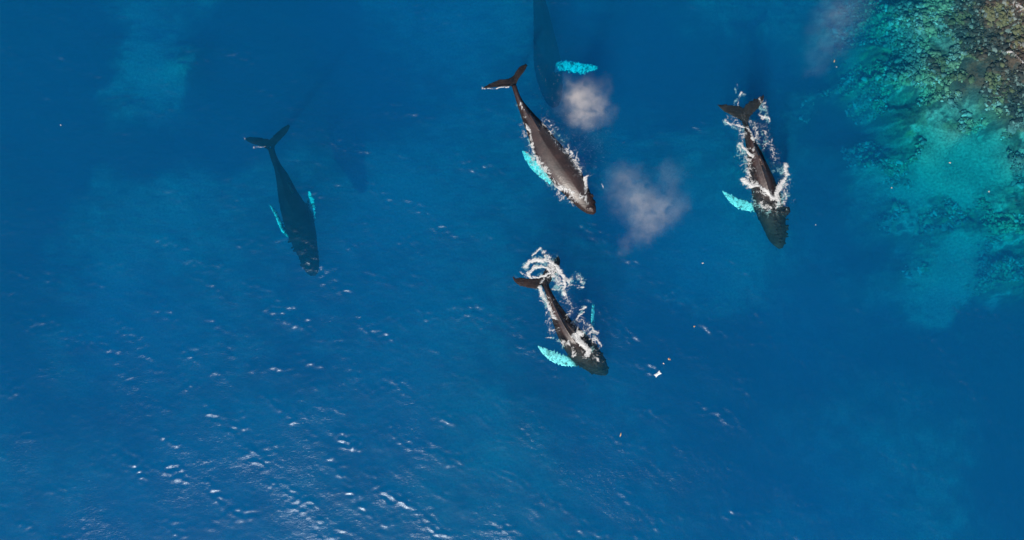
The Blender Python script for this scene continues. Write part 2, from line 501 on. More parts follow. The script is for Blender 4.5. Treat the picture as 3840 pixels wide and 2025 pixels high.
def interp_ctrl(pts, n):
    pts = np.array(pts, dtype=float)
    seg = np.sqrt((np.diff(pts[:, :2], axis=0) ** 2).sum(1)); s = np.concatenate([[0], np.cumsum(seg)])
    u = np.linspace(0, s[-1], n)
    out = np.zeros((n, pts.shape[1]))
    m = np.gradient(pts, s, axis=0)
    for k, uu in enumerate(u):
        i = min(np.searchsorted(s, uu, side='right') - 1, len(s) - 2)
        h = s[i + 1] - s[i]; t = (uu - s[i]) / h
        out[k] = ((2 * t ** 3 - 3 * t ** 2 + 1) * pts[i] + (t ** 3 - 2 * t ** 2 + t) * h * m[i] + (-2 * t ** 3 + 3 * t ** 2) * pts[i + 1] + (t ** 3 - t ** 2) * h * m[i + 1])
    return out

def body_mesh(R, sc, spine, seed):
    """spine: (ix, iy, half width, top z, height ratio, ridge)"""
    c = interp_ctrl(spine, 90)
    verts, faces = [], []
    M = 28
    pts = [R(a[0], a[1], a[3]) for a in c]
    L = len(c)
    for i, a in enumerate(c):
        T = (pts[min(i + 1, L - 1)] - pts[max(i - 1, 0)]); T.z = 0; T.normalize()
        side = Vector((T.y, -T.x, 0))
        hw = max(a[2], 3) / sc * (H - a[3]) / FPX
        hr, rd = a[4], a[5]
        hh = hw * hr
        cz = a[3] - hh
        for k in range(M):
            th = 2 * math.pi * k / M
            co, si = math.cos(th), math.sin(th)
            if si > 0:
                zz = hh * ((1 - rd) * si ** 0.85 + rd * (1 - abs(co) ** 0.75) ** 1.0)
                wx = co * (1 - 0.18 * rd * si)
            else:
                zz = hh * 1.1 * si; wx = co * (1 - 0.1 * (-si))
            jit = 1 + 0.03 * mnoise.noise(Vector((i * .25, k * .4, seed))) + (0.07 * mnoise.noise(Vector((i * 1.1, k * .8, seed + 9))) if a[3] < -.3 else 0)
            v = Vector((pts[i].x, pts[i].y, cz)) + side * (hw * wx * jit) + Vector((0, 0, zz))
            verts.append(v)
    for i in range(L - 1):
        for k in range(M):
            k2 = (k + 1) % M
            faces.append((i * M + k, i * M + k2, (i + 1) * M + k2, (i + 1) * M + k))
    faces.append(tuple(range(M))[::-1]); faces.append(tuple((L - 1) * M + k for k in range(M)))
    return verts, faces, c, pts

def wing_mesh(sections, wob=0.0, seed=0, n=44):
    """sections: (lead Vector, trail Vector, thickness)"""
    arr = np.array([[*a, *b, t] for a, b, t in sections], dtype=float)
    u = np.linspace(0, len(arr) - 1, n)
    S = np.stack([np.interp(u, np.arange(len(arr)), arr[:, j]) for j in range(7)], 1)
    for _ in range(2):
        S[1:-1] = (S[:-2] + 2 * S[1:-1] + S[2:]) / 4
    K = 8
    verts, faces = [], []
    for i, s in enumerate(S):
        a, b = Vector(s[:3]), Vector(s[3:6])
        ch = b - a
        la = wob * ch.length * mnoise.noise(Vector((i * .9, seed, 0))) ; lb = wob * ch.length * mnoise.noise(Vector((i * .9, seed, 5.5)))
        cn = ch.normalized() if ch.length > 1e-6 else Vector((1, 0, 0))
        a = a - cn * la; b = b + cn * lb; ch = b - a
        nxt = Vector(S[min(i + 1, n - 1)][:3]) - Vector(S[max(i - 1, 0)][:3])
        nor = ch.cross(nxt)
        nor = nor.normalized() if nor.length > 1e-8 else Vector((0, 0, 1))
        for k in range(K):
            th = 2 * math.pi * k / K
            f = 0.5 - 0.5 * math.cos(th)
            verts.append(a + ch * f + nor * (0.5 * s[6] * math.sin(th) * (1.15 - 0.5 * f)))
    for i in range(n - 1):
        for k in range(K):
            k2 = (k + 1) % K
            faces.append((i * K + k, i * K + k2, (i + 1) * K + k2, (i + 1) * K + k))
    faces.append(tuple(range(K))[::-1]); faces.append(tuple((n - 1) * K + k for k in range(K)))
    return verts, faces

def fix_normals(me):
    import bmesh
    bm = bmesh.new(); bm.from_mesh(me); bmesh.ops.recalc_face_normals(bm, faces=bm.faces); bm.to_mesh(me); bm.free()

def build_whale(name, R, sc, spine, flukes, flippers, dorsal, bumps, mat, seed, ragged=0.0):
    bv, bf, c, pts = body_mesh(R, sc, spine, seed)
    groups = [(bv, bf)]
    nb = 1
    for sec in flukes:
        groups.append(wing_mesh([(R(*a), R(*b), t) for a, b, t in sec], wob=0.05 + ragged, seed=seed))
    if dorsal:
        groups.append(wing_mesh([(R(*a), R(*b), t) for a, b, t in dorsal], n=14))
    # tubercles on the head
    import bmesh
    r = random.Random(seed)
    for (ix, iy, z, rad) in bumps:
        bm = bmesh.new(); bmesh.ops.create_icosphere(bm, subdivisions=2, radius=rad)
        p = R(ix, iy, z)
        groups.append(([p + v.co for v in bm.verts], [tuple(v.index for v in f.verts) for f in bm.faces])); bm.free()
    nfl0 = len(groups)
    for sec in flippers:
        groups.append(wing_mesh([(R(*a), R(*b), t) for a, b, t in sec], wob=0.16 + ragged * 2, seed=seed + 3))
    V, F = [], []
    for v, f in groups:
        o = len(V); V += [tuple(x) for x in v]; F += [tuple(i + o for i in q) for q in f]
    me = bpy.data.meshes.new(name + '_cage'); me.from_pydata(V, [], F); fix_normals(me)
    tmp = bpy.data.objects.new(name + '_cage', me); COL.objects.link(tmp)
    md = tmp.modifiers.new('r', 'REMESH'); md.mode = 'VOXEL'; md.voxel_size = 0.045
    sm = tmp.modifiers.new('s', 'SMOOTH'); sm.factor = 0.5; sm.iterations = 4
    dg = bpy.context.evaluated_depsgraph_get()
    out = bpy.data.meshes.new_from_object(tmp.evaluated_get(dg)); out.name = name
    bpy.data.objects.remove(tmp); bpy.data.meshes.remove(me)
    n = len(out.vertices); co = np.zeros(n * 3, dtype=np.float32); out.vertices.foreach_get('co', co); co = co.reshape(-1, 3)
    def bvh(gs):
        V, F = [], []
        for v, f in gs:
            o = len(V); V += [Vector(x) for x in v]; F += [tuple(i + o for i in q) for q in f]
        return BVHTree.FromPolygons(V, F)
    white = np.zeros(n)
    if flippers:
        b1 = bvh(groups[nfl0:]); b0 = bvh(groups[:nfl0])
        lo = np.min([[min(p[j] for p in g[0]) for j in range(3)] for g in groups[nfl0:]], axis=0) - .2
        hi = np.max([[max(p[j] for p in g[0]) for j in range(3)] for g in groups[nfl0:]], axis=0) + .2
        cand = np.where(((co > lo) & (co < hi)).all(1))[0]
        for i in cand:
            v = Vector(co[i].tolist())
            d1 = b1.find_nearest(v, 0.15)[3]
            if d1 is None: continue
            d0 = b0.find_nearest(v, 0.6)[3]
            if d0 is None: d0 = 0.6
            white[i] = min(1.0, max(0.0, (d0 - d1 - 0.02) / 0.25))
    fattr(out, 'white', white)
    for p_ in out.polygons: pass
    out.polygons.foreach_set('use_smooth', np.ones(len(out.polygons), dtype=bool))
    ob = link(name, out, mat=mat)
    ob['_'] = 0; del ob['_']
    return ob, c, pts

def tubercles(c, sc, seed, n, i0=0.74):
    """knobs scattered over the snout: returned in region coordinates"""
    r = random.Random(seed); L = len(c); res = []
    for _ in range(n):
        i = int(r.uniform(i0, 0.97) * L); a = c[i]
        j = min(i + 1, L - 1); tx, ty = c[j][0] - c[i - 1][0], c[j][1] - c[i - 1][1]; l = math.hypot(tx, ty) + 1e-6
        sx, sy = -ty / l, tx / l
        k = r.choice((-1, 1)) * (r.uniform(.8, 1.02) if r.random() < .65 else r.uniform(0, .3))
        hw = a[2]; hh = hw / sc * H / FPX * a[4]
        z = a[3] - hh + hh * math.sqrt(max(0, 1 - min(1, k * k))) 
        res.append((a[0] + sx * hw * k, a[1] + sy * hw * k, z, r.uniform(.06, .12)))
    return res

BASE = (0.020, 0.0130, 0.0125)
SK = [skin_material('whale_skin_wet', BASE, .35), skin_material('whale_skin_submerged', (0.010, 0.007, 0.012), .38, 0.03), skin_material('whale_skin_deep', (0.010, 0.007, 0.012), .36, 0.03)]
G = 'humpback whales swimming near the surface'

# --- the big whale in the middle, back out of the water
R2, S2 = reg(1780, 200, 2.121), 2.121
sp2 = [(312, 250, 20, -0.04, .9, .1), (332, 310, 20, 0.06, 1.1, .3), (360, 380, 27, 0.10, 1.2, .5), (400, 450, 43, 0.16, 1.1, .6), (446, 525, 62, 0.28, 1.0, .6), (495, 600, 82, 0.40, .95, .45),
       (545, 690, 100, 0.46, .9, .25), (600, 775, 113, 0.49, .85, .12), (658, 855, 120, 0.49, .82, .08), (715, 935, 120, 0.46, .8, .05), (765, 1005, 113, 0.40, .78, .05),
       (815, 1080, 98, 0.30, .75, .15), (862, 1150, 82, 0.16, .7, .15), (905, 1210, 62, 0.06, .62, .1), (940, 1255, 36, -0.04, .6, 0), (955, 1275, 14, -0.12, .6, 0)]
fl2 = [[((300, 262, -0.33), (318, 170, -0.33), .26), ((270, 266, -0.26), (275, 196, -0.26), .20), ((210, 268, -0.23), (205, 204, -0.23), .15), ((140, 276, -0.24), (140, 226, -0.24), .11), ((95, 282, -0.30), (95, 252, -0.30), .09), ((66, 282, -0.34), (68, 268, -0.34), .06)],
       [((322, 275, -0.33), (290, 205, -0.33), .26), ((336, 240, -0.26), (302, 185, -0.26), .2), ((350, 205, -0.22), (322, 150, -0.22), .15), ((378, 168, -0.22), (345, 115, -0.22), .11), ((408, 130, -0.24), (378, 88, -0.24), .09), ((424, 98, -0.26), (405, 76, -0.26), .06)]]
fp2 = [[((600, 1045, -1.40), (630, 975, -1.30), .3), ((520, 990, -1.50), (558, 915, -1.40), .24), ((446, 920, -1.60), (492, 846, -1.50), .18), ((398, 850, -1.70), (432, 790, -1.60), .12), ((374, 780, -1.80), (385, 766, -1.80), .07)]]
do2 = [((430, 470, .1), (520, 612, .3), .14), ((450, 500, .38), (522, 622, .55), .12), ((485, 560, .66), (524, 632, .86), .07)]
c0 = interp_ctrl(sp2, 90)
w2, c2, p2 = build_whale('humpback_whale', R2, S2, sp2, fl2, fp2, do2, tubercles(c0, S2, 5, 16, .88), SK[0], 2)
tag(w2, 'largest dark whale at centre with its whole back out of the water', 'whale', G)

# --- whale at the right, head under
R3, S3 = reg(2640, 320, 2.121), 2.121
sp3 = [(328, 270, 24, -0.52, .8, 0), (345, 330, 22, -0.30, 1.1, .3), (366, 395, 32, -0.10, 1.2, .5), (394, 468, 45, 0.14, 1.1, .7), (425, 545, 62, 0.29, 1.05, .8), (448, 620, 78, 0.35, 1.0, .75),
       (474, 700, 92, 0.33, .95, .6), (500, 780, 102, 0.27, .9, .5), (520, 850, 110, 0.14, .85, .4), (540, 930, 116, -0.22, .8, .2), (558, 1010, 108, -0.50, .78, .1), (575, 1080, 96, -0.70, .75, 0),
       (588, 1150, 84, -0.85, .7, 0), (598, 1215, 68, -0.95, .65, 0), (608, 1262, 44, -1.05, .6, 0), (612, 1298, 16, -1.15, .6, 0)]
fl3 = [[((320, 300, -.5), (350, 185, -.5), .26), ((270, 268, -.5), (300, 172, -.5), .2), ((215, 242, -.48), (230, 152, -.48), .15), ((160, 210, -.45), (165, 148, -.45), .11), ((122, 176, -.42), (122, 148, -.42), .08), ((103, 155, -.42), (104, 148, -.42), .05)],
       [((350, 300, -.5), (300, 210, -.5), .26), ((362, 258, -.48), (320, 165, -.48), .2), ((400, 216, -.42), (352, 130, -.42), .15), ((440, 180, -.35), (405, 100, -.35), .11), ((472, 130, -.3), (450, 84, -.3), .08), ((482, 95, -.28), (468, 60, -.28), .05)]]
fp3 = [[((430, 1010, -1.40), (420, 935, -1.30), .3), ((350, 1004, -1.35), (345, 922, -1.30), .22), ((270, 985, -1.30), (285, 892, -1.30), .17), ((205, 935, -1.30), (225, 868, -1.30), .12), ((165, 880, -1.30), (175, 846, -1.30), .08), ((142, 842, -1.30), (148, 834, -1.30), .05)]]
do3 = [((440, 545, .2), (490, 668, .3), .16), ((450, 570, .52), (494, 675, .6), .12), ((468, 605, .74), (498, 682, .95), .07)]
c0 = interp_ctrl(sp3, 90)
b3 = tubercles(c0, S3, 8, 70, .7) + [(650, 1010, -.75, .28), (662, 1000, -.72, .25), (668, 980, -.7, .16)]
w3, c3, p3 = build_whale('humpback_whale', R3, S3, sp3, fl3, fp3, do3, b3, SK[0], 3, ragged=.05)
tag(w3, 'whale nearest the reef, head under water, one pale turquoise flipper stretched left', 'whale', G)

# --- whale at the bottom with swirling foam over its tail
R4, S4 = reg(1880, 880, 2.426), 2.426
sp4 = [(385, 425, 40, -0.25, .8, 0), (412, 480, 28, -0.12, 1.1, .3), (438, 545, 32, 0.08, 1.2, .5), (472, 630, 48, 0.18, 1.15, .7), (512, 715, 66, 0.26, 1.1, .8), (555, 800, 82, 0.30, 1.0, .75),
       (602, 880, 100, 0.29, .95, .6), (652, 950, 116, 0.17, .9, .4), (710, 1020, 128, -0.10, .85, .2), (770, 1085, 128, -0.30, .8, .1), (830, 1145, 116, -0.52, .78, 0), (885, 1198, 92, -0.85, .75, 0), (930, 1240, 60, -1.25, .7, 0), (962, 1272, 20, -1.70, .7, 0)]
fl4 = [[((345, 498, -0.33), (380, 380, -0.33), .26), ((290, 494, -0.23), (310, 398, -0.23), .2), ((220, 482, -0.15), (240, 392, -0.15), .15), ((155, 462, -0.13), (175, 386, -0.13), .11), ((115, 425, -0.13), (130, 396, -0.13), .08), ((98, 385, -0.15), (108, 372, -0.15), .05)],
       [((440, 450, -0.43), (350, 400, -0.43), .26), ((470, 395, -0.48), (390, 320, -0.48), .2), ((510, 335, -0.51), (440, 262, -0.51), .15), ((535, 280, -0.49), (485, 215, -0.49), .1), ((542, 235, -0.47), (505, 188, -0.47), .08), ((525, 195, -0.47), (498, 178, -0.47), .05)]]
fp4 = [[((700, 1200, -1.15), (650, 1110, -1.10), .32), ((590, 1200, -1.10), (580, 1095, -1.05), .26), ((500, 1180, -1.05), (510, 1066, -1.00), .2), ((430, 1140, -1.02), (430, 1036, -1.00), .16), ((370, 1085, -1.00), (375, 1018, -1.00), .11), ((326, 1015, -1.00), (335, 1005, -1.00), .06)],
       [((830, 950, -1.20), (862, 900, -1.30), .2), ((815, 880, -1.40), (850, 850, -1.80), .16), ((814, 790, -1.50), (848, 780, -2.00), .13), ((818, 700, -1.60), (852, 690, -2.00), .1), ((824, 625, -1.70), (850, 630, -2.00), .06)]]
do4 = [((590, 790, .2), (665, 905, .25), .18), ((605, 815, .5), (676, 912, .5), .13), ((640, 850, .66), (690, 905, .85), .08)]
c0 = interp_ctrl(sp4, 90)
w4, c4, p4 = build_whale('humpback_whale', R4, S4, sp4, fl4, fp4, do4, tubercles(c0, S4, 9, 36, .72), SK[0], 4, ragged=.04)
tag(w4, 'lowest whale with foam swirling over its tail and a bright turquoise flipper pointing left', 'whale', G)

# --- whale at the left, wholly under water
R1, S1 = reg(880, 440, 2.189), 2.189
D1 = -1.5
sp1 = [(292, 250, 26, -2.00, .8, 0), (312, 325, 27, -2.20, 1.0, .3), (342, 400, 33, -2.30, 1.2, .4), (370, 475, 52, -2.30, 1.1, .6), (394, 555, 68, -2.30, 1.0, .6), (418, 640, 86, -2.35, .95, .4),
       (448, 720, 104, -2.40, .9, .2), (480, 800, 116, -2.50, .85, .1), (510, 880, 120, -2.60, .8, 0), (535, 960, 113, -2.70, .8, 0), (560, 1040, 100, -2.90, .75, 0), (586, 1110, 86, -3.00, .72, 0),
       (606, 1180, 75, -3.20, .7, 0), (622, 1240, 62, -3.40, .65, 0), (634, 1280, 42, -3.60, .6, 0), (640, 1302, 20, -3.80, .6, 0)]
fl1 = [[((272, 268, -2.20), (320, 185, -2.20), .26), ((230, 242, -2.20), (260, 172, -2.20), .2), ((175, 230, -2.20), (190, 160, -2.20), .15), ((125, 212, -2.20), (135, 158, -2.20), .11), ((92, 192, -2.20), (95, 165, -2.20), .07), ((80, 175, -2.20), (84, 168, -2.20), .05)],
       [((320, 272, -2.20), (272, 205, -2.20), .26), ((335, 230, -2.20), (298, 168, -2.20), .2), ((375, 188, -2.20), (335, 130, -2.20), .15), ((415, 146, -2.20), (380, 92, -2.20), .12), ((445, 105, -2.20), (418, 68, -2.20), .09), ((456, 72, -2.20), (444, 54, -2.20), .06)]]
fp1 = [[((440, 990, -3.20), (445, 930, -3.20), .25), ((385, 940, -3.00), (405, 915, -3.30), .2), ((352, 870, -2.90), (390, 855, -3.20), .16), ((325, 800, -2.90), (362, 790, -3.20), .12), ((298, 750, -2.90), (325, 738, -3.10), .09), ((280, 715, -2.90), (288, 712, -3.00), .05)],
       [((600, 950, -3.40), (630, 880, -3.40), .28), ((640, 890, -3.50), (605, 850, -3.50), .22), ((668, 820, -3.60), (572, 800, -3.60), .17), ((664, 740, -3.70), (580, 720, -3.70), .13), ((655, 670, -3.70), (592, 655, -3.70), .1), ((622, 605, -3.70), (603, 605, -3.70), .05)]]
do1 = [((430, 520, -2.70), (475, 625, -2.70), .2), ((445, 540, -2.30), (487, 625, -2.35), .12), ((470, 575, -2.20), (492, 620, -2.20), .07)]
c0 = interp_ctrl(sp1, 90)
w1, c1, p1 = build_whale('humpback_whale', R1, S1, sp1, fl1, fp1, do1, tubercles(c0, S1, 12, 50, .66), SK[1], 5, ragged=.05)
tag(w1, 'whale alone at left, wholly under water as a dark blue shape with pale flippers', 'whale', G)

# --- whale at the top edge, deepest
R5, S5 = reg(1900, 0, 1.414), 1.414
sp5 = [(140, -190, 20, -4.20, .9, 0), (155, -120, 18, -4.20, 1.1, .3), (170, -30, 30, -4.20, 1.1, .4), (184, 50, 42, -4.30, 1, .4), (195, 130, 52, -4.40, .95, .3), (205, 210, 62, -4.60, .9, .1),
       (215, 290, 72, -4.80, .85, 0), (225, 360, 74, -5.10, .8, 0), (236, 430, 66, -5.60, .78, 0), (246, 490, 54, -6.20, .75, 0), (254, 535, 38, -6.80, .7, 0), (260, 565, 16, -7.30, .7, 0)]
fl5 = [[((130, -170, -3.70), (150, -215, -3.70), .25), ((60, -185, -3.70), (80, -232, -3.70), .15), ((5, -210, -3.70), (25, -240, -3.70), .1), ((-30, -245, -3.70), (-22, -250, -3.70), .05)],
       [((160, -170, -3.70), (130, -215, -3.70), .25), ((225, -205, -3.70), (195, -245, -3.70), .15), ((270, -250, -3.70), (240, -275, -3.70), .1), ((290, -290, -3.70), (282, -295, -3.70), .05)]]
fp5 = [[((215, 335, -5.6), (215, 385, -5.6), .30), ((260, 326, -5.2), (260, 384, -5.2), .28), ((305, 320, -4.8), (305, 378, -4.8), .24), ((350, 322, -4.70), (350, 390, -4.80), .2), ((400, 332, -4.60), (400, 392, -4.70), .15), ((450, 338, -4.50), (448, 384, -4.60), .11), ((484, 352, -4.50), (482, 370, -4.50), .06)],
       [((215, 370, -7.90), (225, 320, -7.90), .24), ((205, 400, -8.10), (217, 350, -8.10), .2), ((201, 440, -8.30), (211, 400, -8.30), .12), ((205, 470, -8.40), (209, 462, -8.40), .06)]]
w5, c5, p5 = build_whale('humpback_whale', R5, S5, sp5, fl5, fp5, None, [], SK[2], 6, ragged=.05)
tag(w5, 'faint deep whale at the top edge with one pale blue flipper', 'whale', G)

# blowholes of the big whale: two slits and a raised guard
def blowholes():
    t = NT('wet_black'); p = t.n('BsdfPrincipled', {'Base Color': (0.008, 0.007, 0.008, 1), 'Roughness': 0.3}); t.t.links.new(p.outputs[0], t.out.inputs[0])
    dg = bpy.context.evaluated_depsgraph_get()
    bv = BVHTree.FromObject(w2, dg)
    for (a, b) in (((812, 1050), (826, 1075)), ((824, 1044), (836, 1070))):
        A, B = R2(*a), R2(*b)
        vs, fs = [], []
        n = 9
        for i in range(n):
            f = i / (n - 1); q = A.lerp(B, f)
            h = bv.ray_cast(Vector((q.x, q.y, 5)), Vector((0, 0, -1)))[0]
            z = h.z if h else 0.3
            d = (B - A).normalized(); s = Vector((d.y, -d.x, 0)) * (0.05 * math.sin(math.pi * min(max(f, .04), .96)))
            for k, (o, dz) in enumerate(((-1, -.03), (0, .03), (1, -.03), (0, -.07))):
                vs.append((q.x + s.x * o, q.y + s.y * o, z + dz))
        for i in range(n - 1):
            for k in range(4):
                fs.append((i * 4 + k, i * 4 + (k + 1) % 4, i * 4 + 4 + (k + 1) % 4, i * 4 + 4 + k))
        fs += [(0, 1, 2, 3), tuple((n - 1) * 4 + k for k in (3, 2, 1, 0))]
        me = bpy.data.meshes.new('blowhole'); me.from_pydata(vs, [], fs); fix_normals(me)
        link('blowhole', me, parent=w2, mat=t.m)
blowholes()

# ------------------------------------------------------------------ foam
def foam_material():
    t = NT('sea_foam')
    a = t.n('Attribute', attribute_name='foam_cover')
    tc = t.n('TexCoord')
    n = t.n('TexNoise', {'Vector': tc.outputs['Object'], 'Scale': 9.0, 'Detail': 4.0, 'Roughness': 0.7})
    b = t.n('Bump', {'Strength': 0.9, 'Distance': 0.12, 'Height': n.outputs[0]})
    d = t.n('BsdfPrincipled', {'Base Color': (0.52, 0.53, 0.54, 1), 'Roughness': 0.6, 'Normal': b.outputs[0]})
    tr = t.n('BsdfTransparent')
    k = t.n('MapRange', {0: n.outputs[0], 1: .3, 2: .7, 3: -.25, 4: .25})
    al = t.math('ADD', a.outputs['Fac'], k.outputs[0], clamp=True)
    al = t.math('MULTIPLY', al, t.math('MULTIPLY', a.outputs['Fac'], 3.0, clamp=True), clamp=True)
    m = t.n('MixShader', {0: al, 1: tr.outputs[0], 2: d.outputs[0]})
    t.t.links.new(m.outputs[0], t.out.inputs[0])
    return t.m
FOAM = foam_material()

def envelope(X, Y, R, sc, strokes):
    env = np.zeros(X.shape)
    for pts, hw, inten in strokes:
        w = [R(*p) for p in pts]
        r = hw / sc * H / FPX
        for i in range(max(1, len(w) - 1)):
            a = w[i]; b = w[min(i + 1, len(w) - 1)]
            dx, dy = b.x - a.x, b.y - a.y
            l2 = dx * dx + dy * dy + 1e-9
            t = np.clip(((X - a.x) * dx + (Y - a.y) * dy) / l2, 0, 1)
            d = np.sqrt((X - a.x - t * dx) ** 2 + (Y - a.y - t * dy) ** 2) / r
            env = np.maximum(env, inten * (1 - sstep(0.1, 1.65, d)))
    return env

def build_foam(R, sc, strokes, whale, seed, step=0.03, zoff=0.02, gain=1.0, soft=False, name='foam', lift=0.5):
    P0 = np.array([[*R(*p)][:2] for s in strokes for p in s[0]])
    m = max(s[1] for s in strokes) / sc * H / FPX * 1.5 + .1
    lo, hi = P0.min(0) - m, P0.max(0) + m
    ax = np.arange(lo[0], hi[0], step); ay = np.arange(lo[1], hi[1], step)
    X, Y = np.meshgrid(ax, ay, indexing='ij')
    wx = (fbm(X * 1.3, Y * 1.3, 200 + seed, 3) - .5); wy = (fbm(X * 1.3 + 50, Y * 1.3, 204 + seed, 3) - .5)
    env = envelope(X + wx * .35, Y + wy * .35, R, sc, strokes)
    XX, YY = X + wx * 1.1, Y + wy * 1.1
    v = ridge(XX * 1.9, YY * 1.9, 210 + seed, 3, .6)
    v2 = ridge(XX * 4.6, YY * 4.6, 215 + seed, 3, .7)
    vein = np.clip(.45 * v + .55 * v2, 0, 1)
    rank = np.clip((vein - .38) / .48, 0, 1)            # about uniform
    val = env * gain - (1 - rank) * 1.15
    dens = (.92 * sstep(-0.08, 0.6, val) + .12 * env) if not soft else sstep(-.15, .5, val) * .7
    dens = dens * (env > .03)
    fc = grid_faces(len(ax), len(ay))
    df = dens.ravel()[fc].max(1)
    fc = fc[df > 0.03]
    used = np.unique(fc); remap = -np.ones(X.size, dtype=int); remap[used] = np.arange(len(used))
    x = X.ravel()[used]; y = Y.ravel()[used]; dn = dens.ravel()[used]; en = env.ravel()[used]
    wh = water_h(x, y)
    z = wh.copy()
    if whale is not None:
        dg = bpy.context.evaluated_depsgraph_get(); bv = BVHTree.FromObject(whale, dg)
        dn_ = Vector((0, 0, -1))
        for i in range(len(x)):
            h = bv.ray_cast(Vector((x[i], y[i], 3.0)), dn_, 3.2)[0]
            if h is not None and h.z > z[i]: z[i] = h.z
    lump = fbm(x * 4, y * 4, 230 + seed, 3)
    z = z + zoff + lift * dn * (0.02 + .16 * np.clip(en - .4, 0, 1) * lump)
    me = np_mesh(name, np.stack([x, y, z], 1), remap[fc])
    fattr(me, 'foam_cover', dn)
    o = link(name, me, mat=FOAM); o['kind'] = 'stuff'
    return o

F2 = [([(360, 400), (395, 440), (405, 510)], 20, .72), ([(412, 570), (430, 640), (452, 720), (482, 800)], 13, .95), ([(482, 830), (540, 900), (590, 975), (640, 1030)], 32, .85),
      ([(640, 1045), (720, 1085), (800, 1120), (860, 1150)], 34, .75), ([(750, 1150), (830, 1190)], 20, .75), ([(884, 990), (892, 1050), (888, 1105)], 22, 1.05), ([(905, 1110), (888, 1170)], 7, .8),
      ([(510, 520), (560, 575), (605, 640)], 12, .6), ([(612, 650), (665, 725), (720, 775), (780, 835)], 34, .74), ([(780, 830), (825, 910), (855, 975)], 28, .62),
      ([(75, 279), (180, 277), (270, 267)], 5, 1.1), ([(62, 282), (66, 276)], 8, 1.0), ([(1002, 1040), (1010, 1075)], 6, .85), ([(560, 560), (620, 620), (660, 640)], 25, .4), ([(700, 740), (800, 850), (850, 950)], 50, .36),
      ([(640, 1080), (700, 1150), (800, 1180)], 44, .46), ([(560, 560), (660, 680), (780, 820), (870, 990)], 75, .37), ([(395, 600), (450, 780), (560, 960)], 50, .36), ([(760, 1120), (880, 1180)], 40, .4), ([(420, 800), (480, 900), (560, 980)], 34, .5)]
F3 = [([(265, 0), (275, 40)], 6, .6), ([(265, 150), (270, 110), (295, 70), (332, 75)], 8, .8), ([(440, 100), (460, 150), (500, 190), (515, 290)], 12, .8), ([(460, 130), (490, 175)], 28, .7), ([(455, 230), (490, 260)], 24, .55),
      ([(175, 275), (210, 310), (260, 325), (330, 335), (380, 400), (400, 450)], 13, .9), ([(230, 270), (290, 330), (310, 400), (290, 470)], 42, .5), ([(410, 310), (430, 380), (440, 440)], 48, .5),
      ([(480, 370), (500, 430), (470, 520)], 14, .68), ([(520, 430), (540, 520), (565, 600)], 28, .5), ([(285, 470), (330, 510), (382, 565)], 14, 1.1), ([(300, 520), (350, 600), (360, 720), (400, 780)], 34, .56),
      ([(310, 750), (370, 790), (440, 815), (490, 850), (530, 890)], 18, 1.15), ([(350, 780), (440, 850), (500, 880)], 40, .55), ([(640, 640), (660, 700), (620, 780), (580, 840), (570, 880)], 24, 1.1),
      ([(630, 660), (645, 760), (640, 870)], 42, .62), ([(450, 900), (480, 980), (560, 960), (620, 920)], 44, .6), ([(520, 895), (590, 900)], 24, .9), ([(470, 960), (560, 1000), (620, 1010)], 24, .4)]
F4 = [([(215, 300), (260, 250), (330, 225), (410, 225), (470, 260), (530, 320), (560, 380), (570, 450), (570, 530)], 22, 1.05), ([(250, 370), (300, 300), (360, 275), (420, 300), (440, 350), (400, 375)], 15, 1.05),
      ([(250, 350), (270, 390), (340, 385), (400, 370)], 15, .95), ([(400, 210), (380, 140), (355, 112), (310, 140), (280, 190)], 9, .8), ([(380, 150), (430, 210)], 25, .6), ([(440, 270), (510, 380), (540, 440)], 52, .72),
      ([(352, 480), (380, 560), (430, 640), (470, 700), (480, 760)], 24, .92), ([(400, 620), (440, 700), (430, 800), (470, 880)], 44, .5), ([(370, 450), (400, 400), (440, 380)], 20, .6), ([(470, 500), (540, 490), (560, 440)], 12, .7),
      ([(580, 400), (620, 430), (640, 410)], 22, .85), ([(650, 400), (700, 380), (735, 430)], 24, .6), ([(690, 490), (745, 480)], 9, .8), ([(620, 460), (700, 470)], 20, .45), ([(570, 540), (610, 600), (640, 680), (600, 750)], 48, .5),
      ([(640, 805), (690, 760), (740, 710)], 13, .85), ([(700, 700), (765, 655)], 10, .7), ([(650, 820), (720, 790), (780, 820)], 42, .55), ([(700, 850), (780, 880), (850, 900)], 50, .54), ([(400, 940), (470, 942)], 6, .8),
      ([(665, 915), (700, 960), (740, 1000), (800, 1040), (785, 1090)], 30, 1.25), ([(680, 890), (730, 900)], 28, .85), ([(530, 970), (600, 990), (650, 980)], 28, .6), ([(650, 1000), (650, 1060), (680, 1110)], 22, .55),
      ([(760, 1080), (850, 1110), (880, 1170)], 50, .42), ([(850, 900), (900, 1000)], 20, .5), ([(190, 330), (215, 380)], 25, .45)]
build_foam(R2, S2, F2, w2, 1)
build_foam(R3, S3, F3 + [([(320, 300), (340, 500), (380, 760)], 70, .36), ([(430, 300), (500, 430), (590, 640)], 60, .34), ([(480, 930), (620, 940)], 80, .34)], w3, 2, gain=1.1)
build_foam(R4, S4, F4 + [([(450, 300), (540, 420), (600, 620)], 90, .36), ([(420, 600), (470, 760), (520, 900)], 60, .36), ([(640, 760), (740, 840), (840, 960)], 80, .34)], w4, 3, gain=1.22)
build_foam(R1, S1, [([(75, 160), (82, 178)], 7, .8), ([(163, 238), (190, 235)], 13, .75), ([(200, 240), (245, 243)], 4, .8)], None, 4)
RC = reg(3240, 0, 3.233)
build_foam(RC, 3.233, [([(1780, 40), (1850, 90), (1940, 130)], 55, .5), ([(1860, 80), (1940, 100)], 25, .85), ([(1680, 640), (1800, 640), (1870, 700), (1960, 780)], 16, .8), ([(1500, 300), (1750, 250), (1900, 500)], 90, .22)], None, 5)
RI = reg(0, 0, 1.0)
